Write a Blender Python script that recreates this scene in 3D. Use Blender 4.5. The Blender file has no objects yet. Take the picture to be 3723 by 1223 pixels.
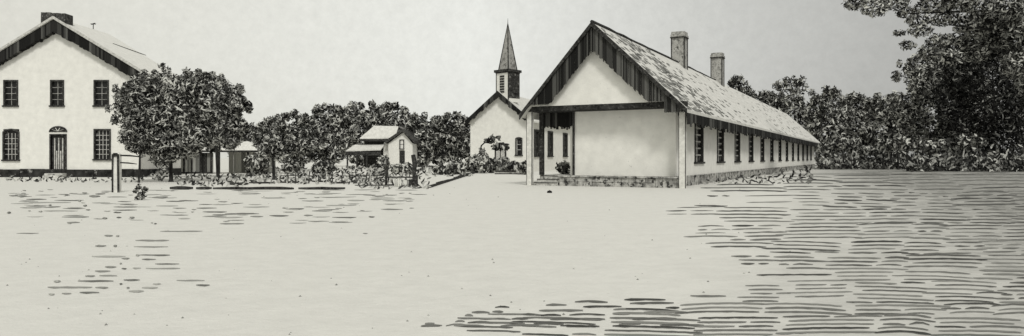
import bpy, math, random
from mathutils import Vector, Matrix
random.seed(11)
C = bpy.context.scene.collection
R = math.radians
F, PX, HY, EYE = 2533.0, 1861.5, 575.0, 1.35      # lens in source pixels, horizon row, eye height

def W(px, py, Y):            # a point at distance Y seen at (px, py)
    return Vector(((px - PX) / F * Y, Y, EYE + (HY - py) / F * Y))
def G(px, py):               # the ground point seen at (px, py)
    Y = F * EYE / (py - HY)
    return Vector(((px - PX) / F * Y, Y, 0))

# ------------------------------------------------------------------ materials
MATS = {}
def mat(name, base, rough=0.9, var=0.12, scale=3.0, spec=0.15, stretch=(1, 1, 1), bump=0.0, dark=None, patch=None, island=None):
    m = bpy.data.materials.new(name); m.use_nodes = True
    nt = m.node_tree; b = nt.nodes['Principled BSDF']
    b.inputs['Roughness'].default_value = rough
    b.inputs['Specular IOR Level'].default_value = spec
    tc = nt.nodes.new('ShaderNodeTexCoord'); mp = nt.nodes.new('ShaderNodeMapping')
    mp.inputs['Scale'].default_value = stretch
    nt.links.new(tc.outputs['Object'], mp.inputs['Vector'])
    def noise(sc, det=6, ro=0.6):
        n = nt.nodes.new('ShaderNodeTexNoise'); n.inputs['Scale'].default_value = sc
        n.inputs['Detail'].default_value = det; n.inputs['Roughness'].default_value = ro
        nt.links.new(mp.outputs[0], n.inputs['Vector']); return n
    n = noise(scale)
    rp = nt.nodes.new('ShaderNodeValToRGB')
    lo = [c * (1 - var * 1.8) for c in base]; hi = [min(1, c * (1 + var * 1.2)) for c in base]
    rp.color_ramp.elements[0].position = 0.3; rp.color_ramp.elements[0].color = (*lo, 1)
    rp.color_ramp.elements[1].position = 0.7; rp.color_ramp.elements[1].color = (*hi, 1)
    nt.links.new(n.outputs['Fac'], rp.inputs['Fac'])
    col = rp.outputs['Color']
    def mix(fac, c, mode='MIX'):
        nonlocal col
        x = nt.nodes.new('ShaderNodeMix'); x.data_type = 'RGBA'; x.blend_type = mode
        nt.links.new(fac, x.inputs['Factor']); nt.links.new(col, x.inputs['A'])
        if hasattr(c, 'type'): nt.links.new(c, x.inputs['B'])
        else: x.inputs['B'].default_value = (*c, 1)
        col = x.outputs['Result']
    if island:
        g = nt.nodes.new('ShaderNodeNewGeometry'); r2 = nt.nodes.new('ShaderNodeValToRGB')
        r2.color_ramp.interpolation = 'CONSTANT'
        while len(r2.color_ramp.elements) < len(island): r2.color_ramp.elements.new(0.5)
        for e, (p, v) in zip(r2.color_ramp.elements, island): e.position = p
        for e, (p, v) in zip(r2.color_ramp.elements, island): e.color = (v, v, v * .93, 1)
        nt.links.new(g.outputs['Random Per Island'], r2.inputs['Fac'])
        col = r2.outputs['Color']
    if patch:                                   # (noise scale, threshold, softness, colour)
        n2 = noise(patch[0], 8, 0.68); q = nt.nodes.new('ShaderNodeMapRange')
        q.inputs['From Min'].default_value = patch[1]; q.inputs['From Max'].default_value = patch[1] + patch[2]
        nt.links.new(n2.outputs['Fac'], q.inputs['Value']); mix(q.outputs[0], patch[3])
    nt.links.new(col, b.inputs['Base Color'])
    if bump:
        bp = nt.nodes.new('ShaderNodeBump'); bp.inputs['Strength'].default_value = bump; bp.inputs['Distance'].default_value = 0.03
        n3 = noise(scale * 6); nt.links.new(n3.outputs['Fac'], bp.inputs['Height']); nt.links.new(bp.outputs[0], b.inputs['Normal'])
    MATS[name] = m
    return m

def g3(v, w=0.93): return (v, v * .99, v * w)
limewash = mat('limewash', g3(.72), var=.05, scale=2.2, patch=(5.5, .64, .10, g3(.42)), bump=.25)
timber = mat('dark_timber', g3(.035), var=.5, scale=5, patch=(9, .55, .1, g3(.13)), bump=.4)
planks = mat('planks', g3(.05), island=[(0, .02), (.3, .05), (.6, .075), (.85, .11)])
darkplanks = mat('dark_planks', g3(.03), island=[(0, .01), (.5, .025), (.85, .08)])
paleplank = mat('pale_planks', g3(.3), island=[(0, .03), (.22, .22), (.5, .45), (.72, .6)])
palewood = mat('pale_wood', g3(.5), var=.25, scale=6, patch=(8, .58, .08, g3(.12)))
stone = mat('rough_stone', g3(.38), var=.4, scale=3, patch=(4.0, .54, .04, g3(.05)), bump=.8)
palestone = mat('pale_stone', g3(.5), var=.3, scale=3, patch=(5, .56, .05, g3(.10)), bump=.6)
brick = mat('chimney_brick', g3(.4), var=.4, scale=4, patch=(4, .56, .08, g3(.08)), bump=.6)
slate = mat('pale_shingle', g3(.6), var=.10, scale=3, patch=(1.1, .64, .10, g3(.36)), stretch=(1, .5, 1), bump=.3)
paleroof = mat('pale_roof', g3(.68), var=.05, scale=3)
darkroof = mat('dark_roof', g3(.06), var=.5, scale=4, patch=(6, .56, .1, g3(.2)), bump=.4)
glassm = mat('old_glass', g3(.015), rough=.35, spec=.25, var=.4, scale=2, patch=(2.6, .56, .04, g3(.16)))  # paler patches are reflections painted into the glass colour
white = mat('white_paint', g3(.66), var=.12, scale=6)
bark = mat('bark', g3(.03), var=.5, scale=6, stretch=(1, 1, .3), bump=.6)
leafm = mat('leaf', g3(.05), island=[(0, .008), (.28, .04), (.46, .11), (.60, .26), (.75, .52)])
leafdark = mat('leaf_dark', g3(.04), island=[(0, .008), (.34, .035), (.56, .10), (.72, .22), (.85, .42)])
leafdusk = mat('leaf_dusk', g3(.04), island=[(0, .005), (.48, .02), (.74, .06), (.9, .16)])
leafpale = mat('leaf_pale', g3(.05), island=[(0, .010), (.30, .03), (.5, .09), (.68, .26), (.84, .42)])
weedm = mat('weed', g3(.05), island=[(0, .015), (.3, .05), (.5, .14), (.7, .34)])
grassm = mat('dark_grass', g3(.05), island=[(0, .05), (.15, .09), (.4, .13), (.7, .18)])
ink = mat('black_ironwork', g3(.015), var=.3)

def ground_mat():
    m = bpy.data.materials.new('dusty_yard'); m.use_nodes = True
    nt = m.node_tree; b = nt.nodes['Principled BSDF']; b.inputs['Roughness'].default_value = .95
    b.inputs['Specular IOR Level'].default_value = .05
    tc = nt.nodes.new('ShaderNodeTexCoord')
    def noise(sc, det=5, ro=.6):
        n = nt.nodes.new('ShaderNodeTexNoise'); n.inputs['Scale'].default_value = sc; n.inputs['Detail'].default_value = det
        n.inputs['Roughness'].default_value = ro; nt.links.new(tc.outputs['Object'], n.inputs['Vector']); return n
    a = noise(2.5, 10, .8); rp = nt.nodes.new('ShaderNodeValToRGB')
    rp.color_ramp.elements[0].position = .35; rp.color_ramp.elements[0].color = (*g3(.58), 1)
    rp.color_ramp.elements[1].position = .62; rp.color_ramp.elements[1].color = (*g3(.64), 1)
    nt.links.new(a.outputs['Fac'], rp.inputs['Fac'])
    # pasture east of the yard: turf plus vignette darkening painted in, ragged edge
    sx = nt.nodes.new('ShaderNodeSeparateXYZ'); nt.links.new(tc.outputs['Object'], sx.inputs[0])
    k = nt.nodes.new('ShaderNodeMath'); k.operation = 'MULTIPLY_ADD'; k.inputs[1].default_value = -.42
    nt.links.new(sx.outputs['Y'], k.inputs[0]); nt.links.new(sx.outputs['X'], k.inputs[2])
    n2 = noise(.5, 6, .6); k2 = nt.nodes.new('ShaderNodeMath'); k2.operation = 'MULTIPLY_ADD'; k2.inputs[1].default_value = 5
    nt.links.new(n2.outputs['Fac'], k2.inputs[0]); nt.links.new(k.outputs[0], k2.inputs[2])
    mr = nt.nodes.new('ShaderNodeMapRange'); mr.inputs['From Min'].default_value = 1.0; mr.inputs['From Max'].default_value = 8.0
    nt.links.new(k2.outputs[0], mr.inputs['Value'])
    n4 = noise(2.2, 8, .7); r4 = nt.nodes.new('ShaderNodeValToRGB')
    r4.color_ramp.elements[0].position = .38; r4.color_ramp.elements[0].color = (*g3(.15), 1)
    r4.color_ramp.elements[1].position = .60; r4.color_ramp.elements[1].color = (*g3(.38), 1)
    nt.links.new(n4.outputs['Fac'], r4.inputs['Fac'])
    x = nt.nodes.new('ShaderNodeMix'); x.data_type = 'RGBA'
    nt.links.new(mr.outputs[0], x.inputs['Factor']); nt.links.new(rp.outputs[0], x.inputs['A']); nt.links.new(r4.outputs[0], x.inputs['B'])
    # grit
    n3 = noise(7, 5, .75); q = nt.nodes.new('ShaderNodeMapRange'); q.inputs['From Min'].default_value = .66; q.inputs['From Max'].default_value = .74
    nt.links.new(n3.outputs['Fac'], q.inputs['Value'])
    y = nt.nodes.new('ShaderNodeMix'); y.data_type = 'RGBA'; y.inputs['B'].default_value = (*g3(.36), 1)
    nt.links.new(q.outputs[0], y.inputs['Factor']); nt.links.new(x.outputs['Result'], y.inputs['A'])
    nt.links.new(y.outputs['Result'], b.inputs['Base Color'])
    bp = nt.nodes.new('ShaderNodeBump'); bp.inputs['Strength'].default_value = .5; bp.inputs['Distance'].default_value = .04
    n5 = noise(6, 6, .65); nt.links.new(n5.outputs['Fac'], bp.inputs['Height']); nt.links.new(bp.outputs[0], b.inputs['Normal'])
    return m

# ------------------------------------------------------------------ mesh helpers
class MB:
    def __init__(s): s.v = []; s.f = []
    def poly(s, pts, faces):
        n = len(s.v); s.v += [tuple(p) for p in pts]; s.f += [tuple(i + n for i in f) for f in faces]
        return s
    def box(s, a, b, j=0.0):
        x0, y0, z0 = a; x1, y1, z1 = b
        p = [(x, y, z) for z in (z0, z1) for (x, y) in ((x0, y0), (x1, y0), (x1, y1), (x0, y1))]
        if j: p = [(x + random.uniform(-j, j), y + random.uniform(-j, j), z + random.uniform(-j, j)) for x, y, z in p]
        return s.poly(p, [(3, 2, 1, 0), (4, 5, 6, 7), (0, 1, 5, 4), (1, 2, 6, 5), (2, 3, 7, 6), (3, 0, 4, 7)])
    def hexa(s, p):      # 4 bottom + 4 top
        return s.poly(p, [(3, 2, 1, 0), (4, 5, 6, 7), (0, 1, 5, 4), (1, 2, 6, 5), (2, 3, 7, 6), (3, 0, 4, 7)])
    def prism(s, pts, off):   # polygon extruded by off
        n = len(pts); off = Vector(off); a = [Vector(p) for p in pts]; b = [p + off for p in a]
        return s.poly(a + b, [tuple(range(n - 1, -1, -1)), tuple(range(n, 2 * n))] + [(i, (i + 1) % n, n + (i + 1) % n, n + i) for i in range(n)])
    def tube(s, pts, rad, seg=7):
        pts = [Vector(p) for p in pts]; n = len(pts); ring = []
        for i, p in enumerate(pts):
            d = (pts[min(i + 1, n - 1)] - pts[max(i - 1, 0)]).normalized()
            a = d.orthogonal().normalized() if i == 0 else (a - d * a.dot(d)).normalized()
            b = d.cross(a); r = rad[i] if isinstance(rad, (list, tuple)) else rad
            ring.append([p + (a * math.cos(2 * math.pi * k / seg) + b * math.sin(2 * math.pi * k / seg)) * r for k in range(seg)])
        v = [q for rr in ring for q in rr]; f = []
        for i in range(n - 1):
            for k in range(seg):
                f.append((i * seg + k, i * seg + (k + 1) % seg, (i + 1) * seg + (k + 1) % seg, (i + 1) * seg + k))
        f += [tuple(range(seg - 1, -1, -1)), tuple(range((n - 1) * seg, n * seg))]
        return s.poly(v, f)
    def wall(s, x0, x1, z0, z1, holes, y0, y1):     # wall in XZ, thickness y0..y1, with rectangular holes
        xs = sorted({x0, x1, *[h[0] for h in holes], *[h[1] for h in holes]}); zs = sorted({z0, z1, *[h[2] for h in holes], *[h[3] for h in holes]})
        nx, nz = len(xs) - 1, len(zs) - 1
        def full(i, k):
            if not (0 <= i < nx and 0 <= k < nz): return False
            cx, cz = (xs[i] + xs[i + 1]) / 2, (zs[k] + zs[k + 1]) / 2
            return not any(h[0] < cx < h[1] and h[2] < cz < h[3] for h in holes)
        for i in range(nx):
            for k in range(nz):
                if not full(i, k): continue
                a, b, c, d = xs[i], xs[i + 1], zs[k], zs[k + 1]
                s.poly([(a, y0, c), (b, y0, c), (b, y0, d), (a, y0, d)], [(0, 1, 2, 3)])
                s.poly([(a, y1, c), (b, y1, c), (b, y1, d), (a, y1, d)], [(3, 2, 1, 0)])
                if not full(i - 1, k): s.poly([(a, y0, c), (a, y1, c), (a, y1, d), (a, y0, d)], [(3, 2, 1, 0)])
                if not full(i + 1, k): s.poly([(b, y0, c), (b, y1, c), (b, y1, d), (b, y0, d)], [(0, 1, 2, 3)])
                if not full(i, k - 1): s.poly([(a, y0, c), (b, y0, c), (b, y1, c), (a, y1, c)], [(3, 2, 1, 0)])
                if not full(i, k + 1): s.poly([(a, y0, d), (b, y0, d), (b, y1, d), (a, y1, d)], [(0, 1, 2, 3)])
        return s
    def map(s, fn): s.v = [tuple(fn(*p)) for p in s.v]; return s
    def build(s, name, m, parent=None, smooth=False):
        me = bpy.data.meshes.new(name); me.from_pydata(s.v, [], s.f); me.update()
        if smooth:
            for p in me.polygons: p.use_smooth = True
        me.materials.append(m)
        o = bpy.data.objects.new(name, me); C.objects.link(o)
        if parent: o.parent = parent
        return o
def tag(o, label=None, cat=None, group=None, kind=None):
    if label: o['label'] = label
    if cat: o['category'] = cat
    if group: o['group'] = group
    if kind: o['kind'] = kind
    return o
def thing(name, label, cat, loc=(0, 0, 0), rz=0, group=None):
    o = bpy.data.objects.new(name, None); C.objects.link(o); o.location = loc; o.rotation_euler = (0, 0, rz)
    o.empty_display_size = .3
    return tag(o, label, cat, group)
def copy_tree(o, parent=None):
    c = o.copy(); C.objects.link(c); c.parent = parent
    for ch in [x for x in list(C.objects) if x.parent == o and x != c]: copy_tree(ch, c)
    return c

# window: local XZ plane facing -Y, origin at bottom centre
def window(parent, w, h, cols, rows, frame_m, bar_m, arch=False, fw=.10, bw=.05, sill=True, name='window'):
    f = MB()
    f.box((-w / 2 - fw, -.06, 0), (-w / 2, .10, h)).box((w / 2, -.06, 0), (w / 2 + fw, .10, h))
    if arch:
        n = 8; rise = w * .22
        for i in range(n):
            a0, a1 = [-1 + 2 * (i + t) / n for t in (0, 1)]
            z0, z1 = [h + rise * (1 - a * a) for a in (a0, a1)]; x0, x1 = a0 * (w / 2 + fw), a1 * (w / 2 + fw)
            f.hexa([(x0, -.06, z0), (x1, -.06, z1), (x1, .10, z1), (x0, .10, z0), (x0, -.06, z0 + fw), (x1, -.06, z1 + fw), (x1, .10, z1 + fw), (x0, .10, z0 + fw)])
    else:
        f.box((-w / 2 - fw, -.065, h), (w / 2 + fw, .10, h + fw))
    if sill: f.box((-w / 2 - fw * 1.5, -.12, -.10), (w / 2 + fw * 1.5, .10, 0))
    fr = f.build(name, frame_m, parent)
    g = MB().box((-w / 2, .10, 0), (w / 2, .13, h))
    if arch: g.prism([(-w / 2 * math.cos(math.pi * i / 10), .10, h + w * .22 * math.sin(math.pi * i / 10)) for i in range(11)], (0, .03, 0))
    gl = g.build('glass', glassm, fr)
    b = MB()
    for i in range(1, cols): b.box((-w / 2 + w * i / cols - bw / 2, .055, .002), (-w / 2 + w * i / cols + bw / 2, .098, h - .002))
    for k in range(1, rows): b.box((-w / 2 + .002, .05, h * k / rows - bw / 2), (w / 2 - .002, .094, h * k / rows + bw / 2))
    if cols == 1: b.box((-w / 2 + .001, .052, 0), (-w / 2 + bw, .097, h)).box((w / 2 - bw, .052, 0), (w / 2 - .001, .097, h))
    if cols > 1 or rows > 1: b.build('muntin', bar_m, fr)
    return fr

# ------------------------------------------------------------------ foliage
def leaf(mb, c, n, L, w, bend):
    n = n.normalized(); t = n.orthogonal().normalized(); t = Matrix.Rotation(random.uniform(0, 6.283), 3, n) @ t; b = n.cross(t)
    k = 3; pts = []; ang = -bend / 2; p = Vector((0, 0, 0)); step = L / k; line = [p.copy()]; angs = [ang]
    for i in range(k):
        p = p + (t * math.cos(ang) + b * math.sin(ang)) * step; ang += bend / k; line.append(p.copy()); angs.append(ang)
    mid = sum(line, Vector()) / len(line)
    for i, q in enumerate(line):
        ww = w * (0.25, 1, 1, .3)[i] * random.uniform(.75, 1.2)
        s = (b * math.cos(angs[i]) - t * math.sin(angs[i])) * ww / 2
        z = n * (random.uniform(-.1, .1) * L)
        pts += [c + q - mid + s + z, c + q - mid - s + z]
    mb.poly(pts, [(0, 1, 3, 2), (2, 3, 5, 4), (4, 5, 7, 6)])
def blob_leaves(mb, blobs, n, L, w):
    tot = sum(b[1] * b[3] for b in blobs)
    for (c, rx, ry, rz) in blobs:
        for _ in range(int(n * rx * rz / tot)):
            d = Vector((random.gauss(0, 1), random.gauss(0, 1), random.gauss(0, 1))).normalized()
            q = random.uniform(.5, 1.03) ** .6
            p = c + Vector((d.x * rx * q, d.y * ry * q, d.z * rz * q))
            nn = d + Vector((random.gauss(0, .55), random.gauss(0, .55) - .35, random.gauss(0, .55)))
            s = random.uniform(.6, 1.25)
            leaf(mb, p, nn, L * s, w * s, random.choice((-1, 1)) * random.uniform(.4, 3.2))
def tree(name, label, px, Y, crown, n, leafpx=(30, 11), m=None, group=None, trunk_r=.16, cat='tree', nb=14, basey=None, spikes=6, bx=None):
    """crown = (px0, px1, ytop, ybottom) of the crown as an ellipse, at distance Y"""
    sc = Y / F; base = Vector(((px - PX) * sc, Y, 0))
    x0, x1, yt, yb = crown
    cx = ((x0 + x1) / 2 - PX) * sc - base.x; cz = EYE + (HY - (yt + yb) / 2) * sc
    rx = (x1 - x0) / 2 * sc; rz = (yb - yt) / 2 * sc; ry = min(rx, rz * 1.3)
    t = thing(name, label, cat, base, 0, group)
    blobs = [(Vector((cx, 0, cz)), rx * .66, ry * .66, rz * .68)]
    for i in range(nb):
        a = 2 * math.pi * (i + random.uniform(-.3, .3)) / nb; e = random.uniform(-.5, .5)
        d = Vector((math.cos(a) * math.cos(e), math.sin(e) * (1 if i % 3 else -1), math.sin(a) * math.cos(e)))
        s = random.uniform(.18, .42); q = random.uniform(.62, .92) if s < .3 else random.uniform(.55, .76)
        blobs.append((Vector((cx + d.x * rx * q, d.y * ry * .7, cz + d.z * rz * q)), rx * s, ry * s, rz * s))
    for i in range(spikes):
        a = random.uniform(.15, math.pi - .15); q = random.uniform(.96, 1.06)
        blobs.append((Vector((cx + math.cos(a) * rx * q, random.uniform(-.3, .3) * ry, cz + math.sin(a) * rz * q)), rx * .09 + .1, .25, rz * .09 + .12))
    for i in range(26):                          # sprigs standing clear of the outline
        a = random.uniform(-.25, math.pi + .25); q = random.uniform(.98, 1.13)
        blobs.append((Vector((cx + math.cos(a) * rx * q, random.uniform(-.3, .3) * ry, cz + math.sin(a) * rz * q)), 11 * sc, 11 * sc, 16 * sc))
    mb = MB(); blob_leaves(mb, blobs, int(n * 3.4), leafpx[0] * sc * .66, leafpx[1] * sc * .47)
    zmin = .05
    mb.v = [(x, y, max(z, zmin)) for x, y, z in mb.v]
    cr = mb.build('crown', m or leafm, t)
    tr = MB(); top = Vector((cx * .8, 0, cz + rz * .35)); r = trunk_r
    mid = Vector((cx * .25 + random.uniform(-.15, .15), .05, cz * .45))
    tr.tube([(0, 0, -.05), (0, 0, .15), mid, top * .8 + Vector((0, 0, 0)), top], [r * 1.5, r, r * .8, r * .45, r * .15])
    for i in range(7):
        b = random.choice(blobs[1:nb + 1])[0]; s = mid.lerp(top * .85, random.uniform(.0, .8))
        tr.tube([s, s.lerp(b, .5) + Vector((0, 0, .06 * rz)), b], [r * .45, r * .28, r * .08], 5)
    tr.build('trunk', bark, t)
    return t

# ------------------------------------------------------------------ ground
g = MB(); S = 1500
g.poly([(-S, -40, 0), (S, -40, 0), (S, 2 * S, 0), (-S, 2 * S, 0)], [(0, 1, 2, 3)])
tag(g.build('ground', ground_mat()), kind='structure')

# short rows of dark grass, each a low tapered tuft ridge lying on the ground
gr = MB(); thin = MB()
def stroke(px0, px1, py, th=7, slope=0.0, arc=0.0, jit=.6, to=None):
    n = max(3, int((px1 - px0) / 22)); hmax = .075; pts = []
    for i in range(n + 1):
        u = i / n; x = px0 + (px1 - px0) * u
        y = py + slope * (x - px0) - arc * (1 - (2 * u - 1) ** 2) + random.uniform(-jit, jit)
        tt = th * (0.35 if i in (0, n) else random.uniform(.75, 1.2))
        c = G(x, y + tt / 2); Y = c.y
        h = min(hmax, .75 * tt * Y / F) ; rem = max(tt - h * F / Y, tt * .2)
        dep = max(.02, min(rem * Y * Y / (F * EYE), 1.2))
        d = Vector((c.x / Y * dep, dep, 0))
        pts += [c, c + d * .5 + Vector((0, 0, h)), c + d]
    f = []
    for i in range(n):
        a = i * 3; b = a + 3
        f += [(a, b, b + 1, a + 1), (a + 1, b + 1, b + 2, a + 2)]
    (to or gr).poly([(p.x, p.y, p.z + .006) for p in pts], f)
def Z(x, y): return x / 1.358, 600 + y / 1.358       # read off an enlarged view
LEFT = [(45,90,155,6),(95,130,148,7),(140,350,188,4),(98,205,214,5),(215,385,229,4),(305,440,260,5),(330,395,288,6),(240,255,203,6),(385,400,183,8),
 (440,495,160,10),(410,430,206,8),(455,545,190,4),(560,640,210,4),(560,600,238,5),(505,530,268,8),(640,665,264,8),(575,600,264,6),(320,345,152,5),
 (405,430,142,6),(470,520,146,5),(35,55,241,9),(190,210,234,7),(130,230,172,4),(240,300,209,4),
 (750,830,165,8),(820,910,182,4),(770,880,205,4),(790,930,250,3),(880,940,268,4),(760,775,294,5),(970,1070,216,5),(1000,1120,235,4),(1060,1200,262,4),
 (1085,1205,294,5),(1110,1280,244,4),(1235,1300,258,5),(1200,1330,210,4),(1330,1425,254,5),(1290,1410,165,4),(1430,1500,220,4),(1500,1545,253,6),
 (1540,1640,230,4),(1610,1760,202,4),(1715,1800,178,5),(1830,1950,170,4),(1880,1990,222,4),(1640,1760,262,4),(1820,1850,260,5),(1900,1960,196,4),
 (790,1000,331,4),(515,558,354,7),(572,590,355,6),(470,525,405,8),(560,578,406,9),(668,835,377,6),(660,830,408,4),(455,620,456,6),(670,690,452,9),
 (690,840,449,5),(700,770,470,5),(600,640,466,6),(590,603,492,6),(765,885,493,4),(518,575,509,7),(468,545,530,7),(600,625,517,6),(655,695,514,6),
 (720,890,515,4),(420,470,554,7),(490,578,552,6),(385,560,578,6),(610,690,573,6),(590,605,594,8),(265,300,582,10),(235,455,609,6),(470,535,611,7),
 (240,270,646,9),(305,352,640,5),(393,490,636,7),(635,710,630,9),(700,780,611,6),(755,795,593,6),(872,1010,575,5),(968,1035,600,8),(625,640,612,7)]
for a, b, y, th in LEFT:
    x0, yy = Z(a, y); x1, _ = Z(b, y); stroke(x0, x1, yy - th * .37, th * .74 + 1.5, slope=random.uniform(-.004, .004), to=thin)
def edge(y):                                          # where the meadow rows start
    P = [(600, 2960), (625, 2760), (650, 2640), (668, 2560), (700, 2545), (740, 2640), (765, 2430), (800, 2540), (850, 2560), (872, 2530), (900, 2620), (960, 2740), (1010, 2760), (1040, 2680),
         (1070, 2560), (1085, 2480), (1095, 2290), (1105, 2050), (1125, 1960), (1140, 1800), (1165, 1690), (1188, 1530), (1230, 1480)]
    for (a, b), (c, d) in zip(P, P[1:]):
        if a <= y <= c: return b + (d - b) * (y - a) / (c - a)
    return 2900
for a_, b_, y_ in ((1530,1600,1188),(1545,1580,1179),(1650,1760,1186),(1655,1690,1172),(1700,1790,1176),(1690,1720,1150),(1715,1780,1138),(1790,1830,1136),(1800,1852,1120),(1745,1835,1162),
    (1860,1920,1162),(1900,1960,1146),(1820,1960,1188),(1850,1900,1176),(1940,2050,1180),(1965,2040,1150),(1960,2120,1132),(1985,2060,1112),(2000,2200,1164),(2070,2200,1148),(2090,2210,1100),(2060,2180,1190),(2120,2260,1118),
    (2230,2290,1144),(2270,2420,1092),(2290,2450,1106),(2250,2330,1182),(2300,2460,1164),(2340,2500,1138),(2400,2560,1186),(2230,2290,1128),(2420,2470,1122),(2510,2640,1078)):
    stroke(a_, b_, y_, random.uniform(6, 8.5), random.uniform(-.02, .02), random.uniform(0, 4))
y = 604.0
while y < 1225:
    near = (y - 600) / 600; rows = random.randint(3, 6); sp = 11 + 4.5 * near
    x = min(edge(min(1225, y + k * sp)) for k in range(rows)) + random.uniform(-60, 30)
    while x < 3780:
        L = random.uniform(90, 260) * (1 + .4 * near); arc = random.uniform(0, 9) * (.2 + .8 * near * near); sl = random.uniform(-.02, .035)
        dens = min(1, .72 + (x - edge(y)) / 1100); oy = random.uniform(-5, 5); thk = random.uniform(4.0, 6.6) * (.8 + .35 * near)
        for k in range(rows):
            yk = y + k * sp + oy
            if yk > 1228 or x + L * .5 < edge(min(yk, 1225)) or random.random() > dens: continue
            a = max(x, edge(min(yk, 1225)) - 30) + random.uniform(-30, 30); e_ = x + L + random.uniform(-34, 26)
            if random.random() < .25:
                m_ = a + (e_ - a) * random.uniform(.3, .7); stroke(a, m_ - 6, yk, thk, sl, arc * .4); a = m_ + 8
            if e_ - a > 18: stroke(a, e_, yk, thk * random.uniform(.7, 1.15), sl, arc, jit=.7)
        x += L + random.uniform(2, 16) * (1.8 - dens)
    y += rows * sp * .98
tag(gr.build('grass', grassm), 'short dark grass growing in broken rows across the eastern meadow', 'grass', kind='stuff')

for _ in range(150):
    x_, y_ = random.uniform(20, 1500), 690 + abs(random.gauss(0, 55)); stroke(x_, x_ + random.uniform(10, 90), min(y_, 850), random.uniform(2, 4), to=thin)
tag(thin.build('dry_grass', mat('dry_grass', g3(.2), island=[(0, .13), (.3, .22), (.7, .32)])), 'thin dry grass wisps scattered over the western side of the yard', 'grass', kind='stuff')
# ------------------------------------------------------------------ long hall
hall = thing('long_hall', 'long low white hall with overhanging gabled roof, two chimneys and a corner porch', 'building', (7.58, 31, 0), -math.atan2(.4677, .8839))
WD, LN, RX, RZ, EZ = 7.59, 76.0, -4.1, 7.68, 3.86
NW, SP = 13, 5.45
wins = [5.4 + SP * i for i in range(NW)]
# walls. Front room (x -5.57..-.5) behind the posts, porch recess to its left
front = MB(); front.box((-5.57, .8, .5), (-.5, 1.1, 3.62))
front.build('front_wall', limewash, hall)
side = MB().wall(.8 + .3, LN, .5, 3.62, [(w - .86, w + .86, 1.1, 3.28) for w in wins], 0, .3)
side.map(lambda x, y, z: (-.5 - y, x, z)); side.build('side_wall', limewash, hall)
wl = MB().box((-7.35, 5.0, .5), (-7.05, LN, 3.62)); wl.build('side_wall', limewash, hall)
bw = MB().box((-7.05, LN - .3, .5), (-.8, LN, 3.62)).prism([(-7.35, LN - .3, 3.63), (-.5, LN - .3, 3.63), (RX, LN - .3, 7.2)], (0, .3, 0)); bw.build('rear_wall', limewash, hall)
# porch inner walls
rw = MB().box((-7.05, 5.0, .5), (-5.87, 5.3, 3.62)); rw.build('porch_wall', limewash, hall)
pi = MB().box((-5.87, 1.1, .5), (-5.57, 5.3, 3.62)); pi.build('porch_wall', limewash, hall)
ip = MB().box((-7.42, .75, .5), (-7.22, .95, 3.62)); ip.build('inner_post', timber, hall)
fz = MB()  # dark boards added to stand for the shade under the porch ceiling
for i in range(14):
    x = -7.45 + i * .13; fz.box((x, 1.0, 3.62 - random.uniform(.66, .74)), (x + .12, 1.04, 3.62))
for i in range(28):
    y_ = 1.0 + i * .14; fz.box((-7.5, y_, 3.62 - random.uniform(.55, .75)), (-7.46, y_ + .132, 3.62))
fz.build('porch_shade_boards', darkplanks, hall)
# gable: white triangle behind the verge boards, and tie beam
gb = MB().prism([(-7.4, -.1, 3.88), (-.2, -.1, 3.88), (RX, -.1, 7.30)], (0, .25, 0)); gb.build('gable', limewash, hall)
tb = MB(); nseg = 12
for i in range(nseg):
    a, b = -WD - .1 + (WD + .3) * i / nseg, -WD - .1 + (WD + .3) * (i + 1) / nseg
    tb.box((a, -.12, 3.64 + random.uniform(-.02, .02)), (b - .004, .22, 3.86 + random.uniform(-.02, .02)))
tb.build('tie_beam', timber, hall)
cl = MB().box((-7.55, .22, 3.63), (-.1, 5.0, 3.72)); cl.build('porch_ceiling', timber, hall)
# roof: two slabs
Y0, Y1 = -.5, LN + .3
exr, exl = .35, -WD - .30
def roofline(x):
    if x > RX: return RZ + (EZ - .06 - RZ) * (x - RX) / (0 - RX)
    return RZ + (EZ - .06 - RZ) * (RX - x) / (RX + WD)
th = .14
nsh = 44; rr = MB(); rl = MB()
for i in range(nsh):
    ya, yb = Y0 + (Y1 - Y0) * i / nsh, Y0 + (Y1 - Y0) * (i + 1) / nsh
    ra, rb = 0, 0
    rr.poly([(RX, ya, RZ), (exr, ya, roofline(exr)), (exr, yb, roofline(exr)), (RX, yb, RZ)], [(0, 1, 2, 3)])
    rr.poly([(RX, ya, RZ - th), (exr, ya, roofline(exr) - th), (exr, yb, roofline(exr) - th), (RX, yb, RZ - th)], [(3, 2, 1, 0)])
    rl.poly([(RX, ya, RZ), (exl, ya, roofline(exl)), (exl, yb, roofline(exl)), (RX, yb, RZ)], [(3, 2, 1, 0)])
    rl.poly([(RX, ya, RZ - th), (exl, ya, roofline(exl) - th), (exl, yb, roofline(exl) - th), (RX, yb, RZ - th)], [(0, 1, 2, 3)])
for mb_, ex in ((rr, exr), (rl, exl)):
    for yy in (Y0, Y1): mb_.poly([(RX, yy, RZ), (ex, yy, roofline(ex)), (ex, yy, roofline(ex) - th), (RX, yy, RZ - th)], [(0, 1, 2, 3)])
    mb_.poly([(ex, Y0, roofline(ex)), (ex, Y1, roofline(ex)), (ex, Y1, roofline(ex) - th), (ex, Y0, roofline(ex) - th)], [(0, 1, 2, 3)])
roofR = rr.build('roof', None or slate, hall); roofL = rl.build('roof', slate, hall)
# ridge cap, rough
rc = MB().tube([(RX, Y0 - .02 + i * 1.1, RZ + .02 + random.uniform(-.02, .03)) for i in range(26)], [.09 - .0015 * i for i in range(26)], 6)
rc.build('ridge_cap', timber, roofR)
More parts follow.
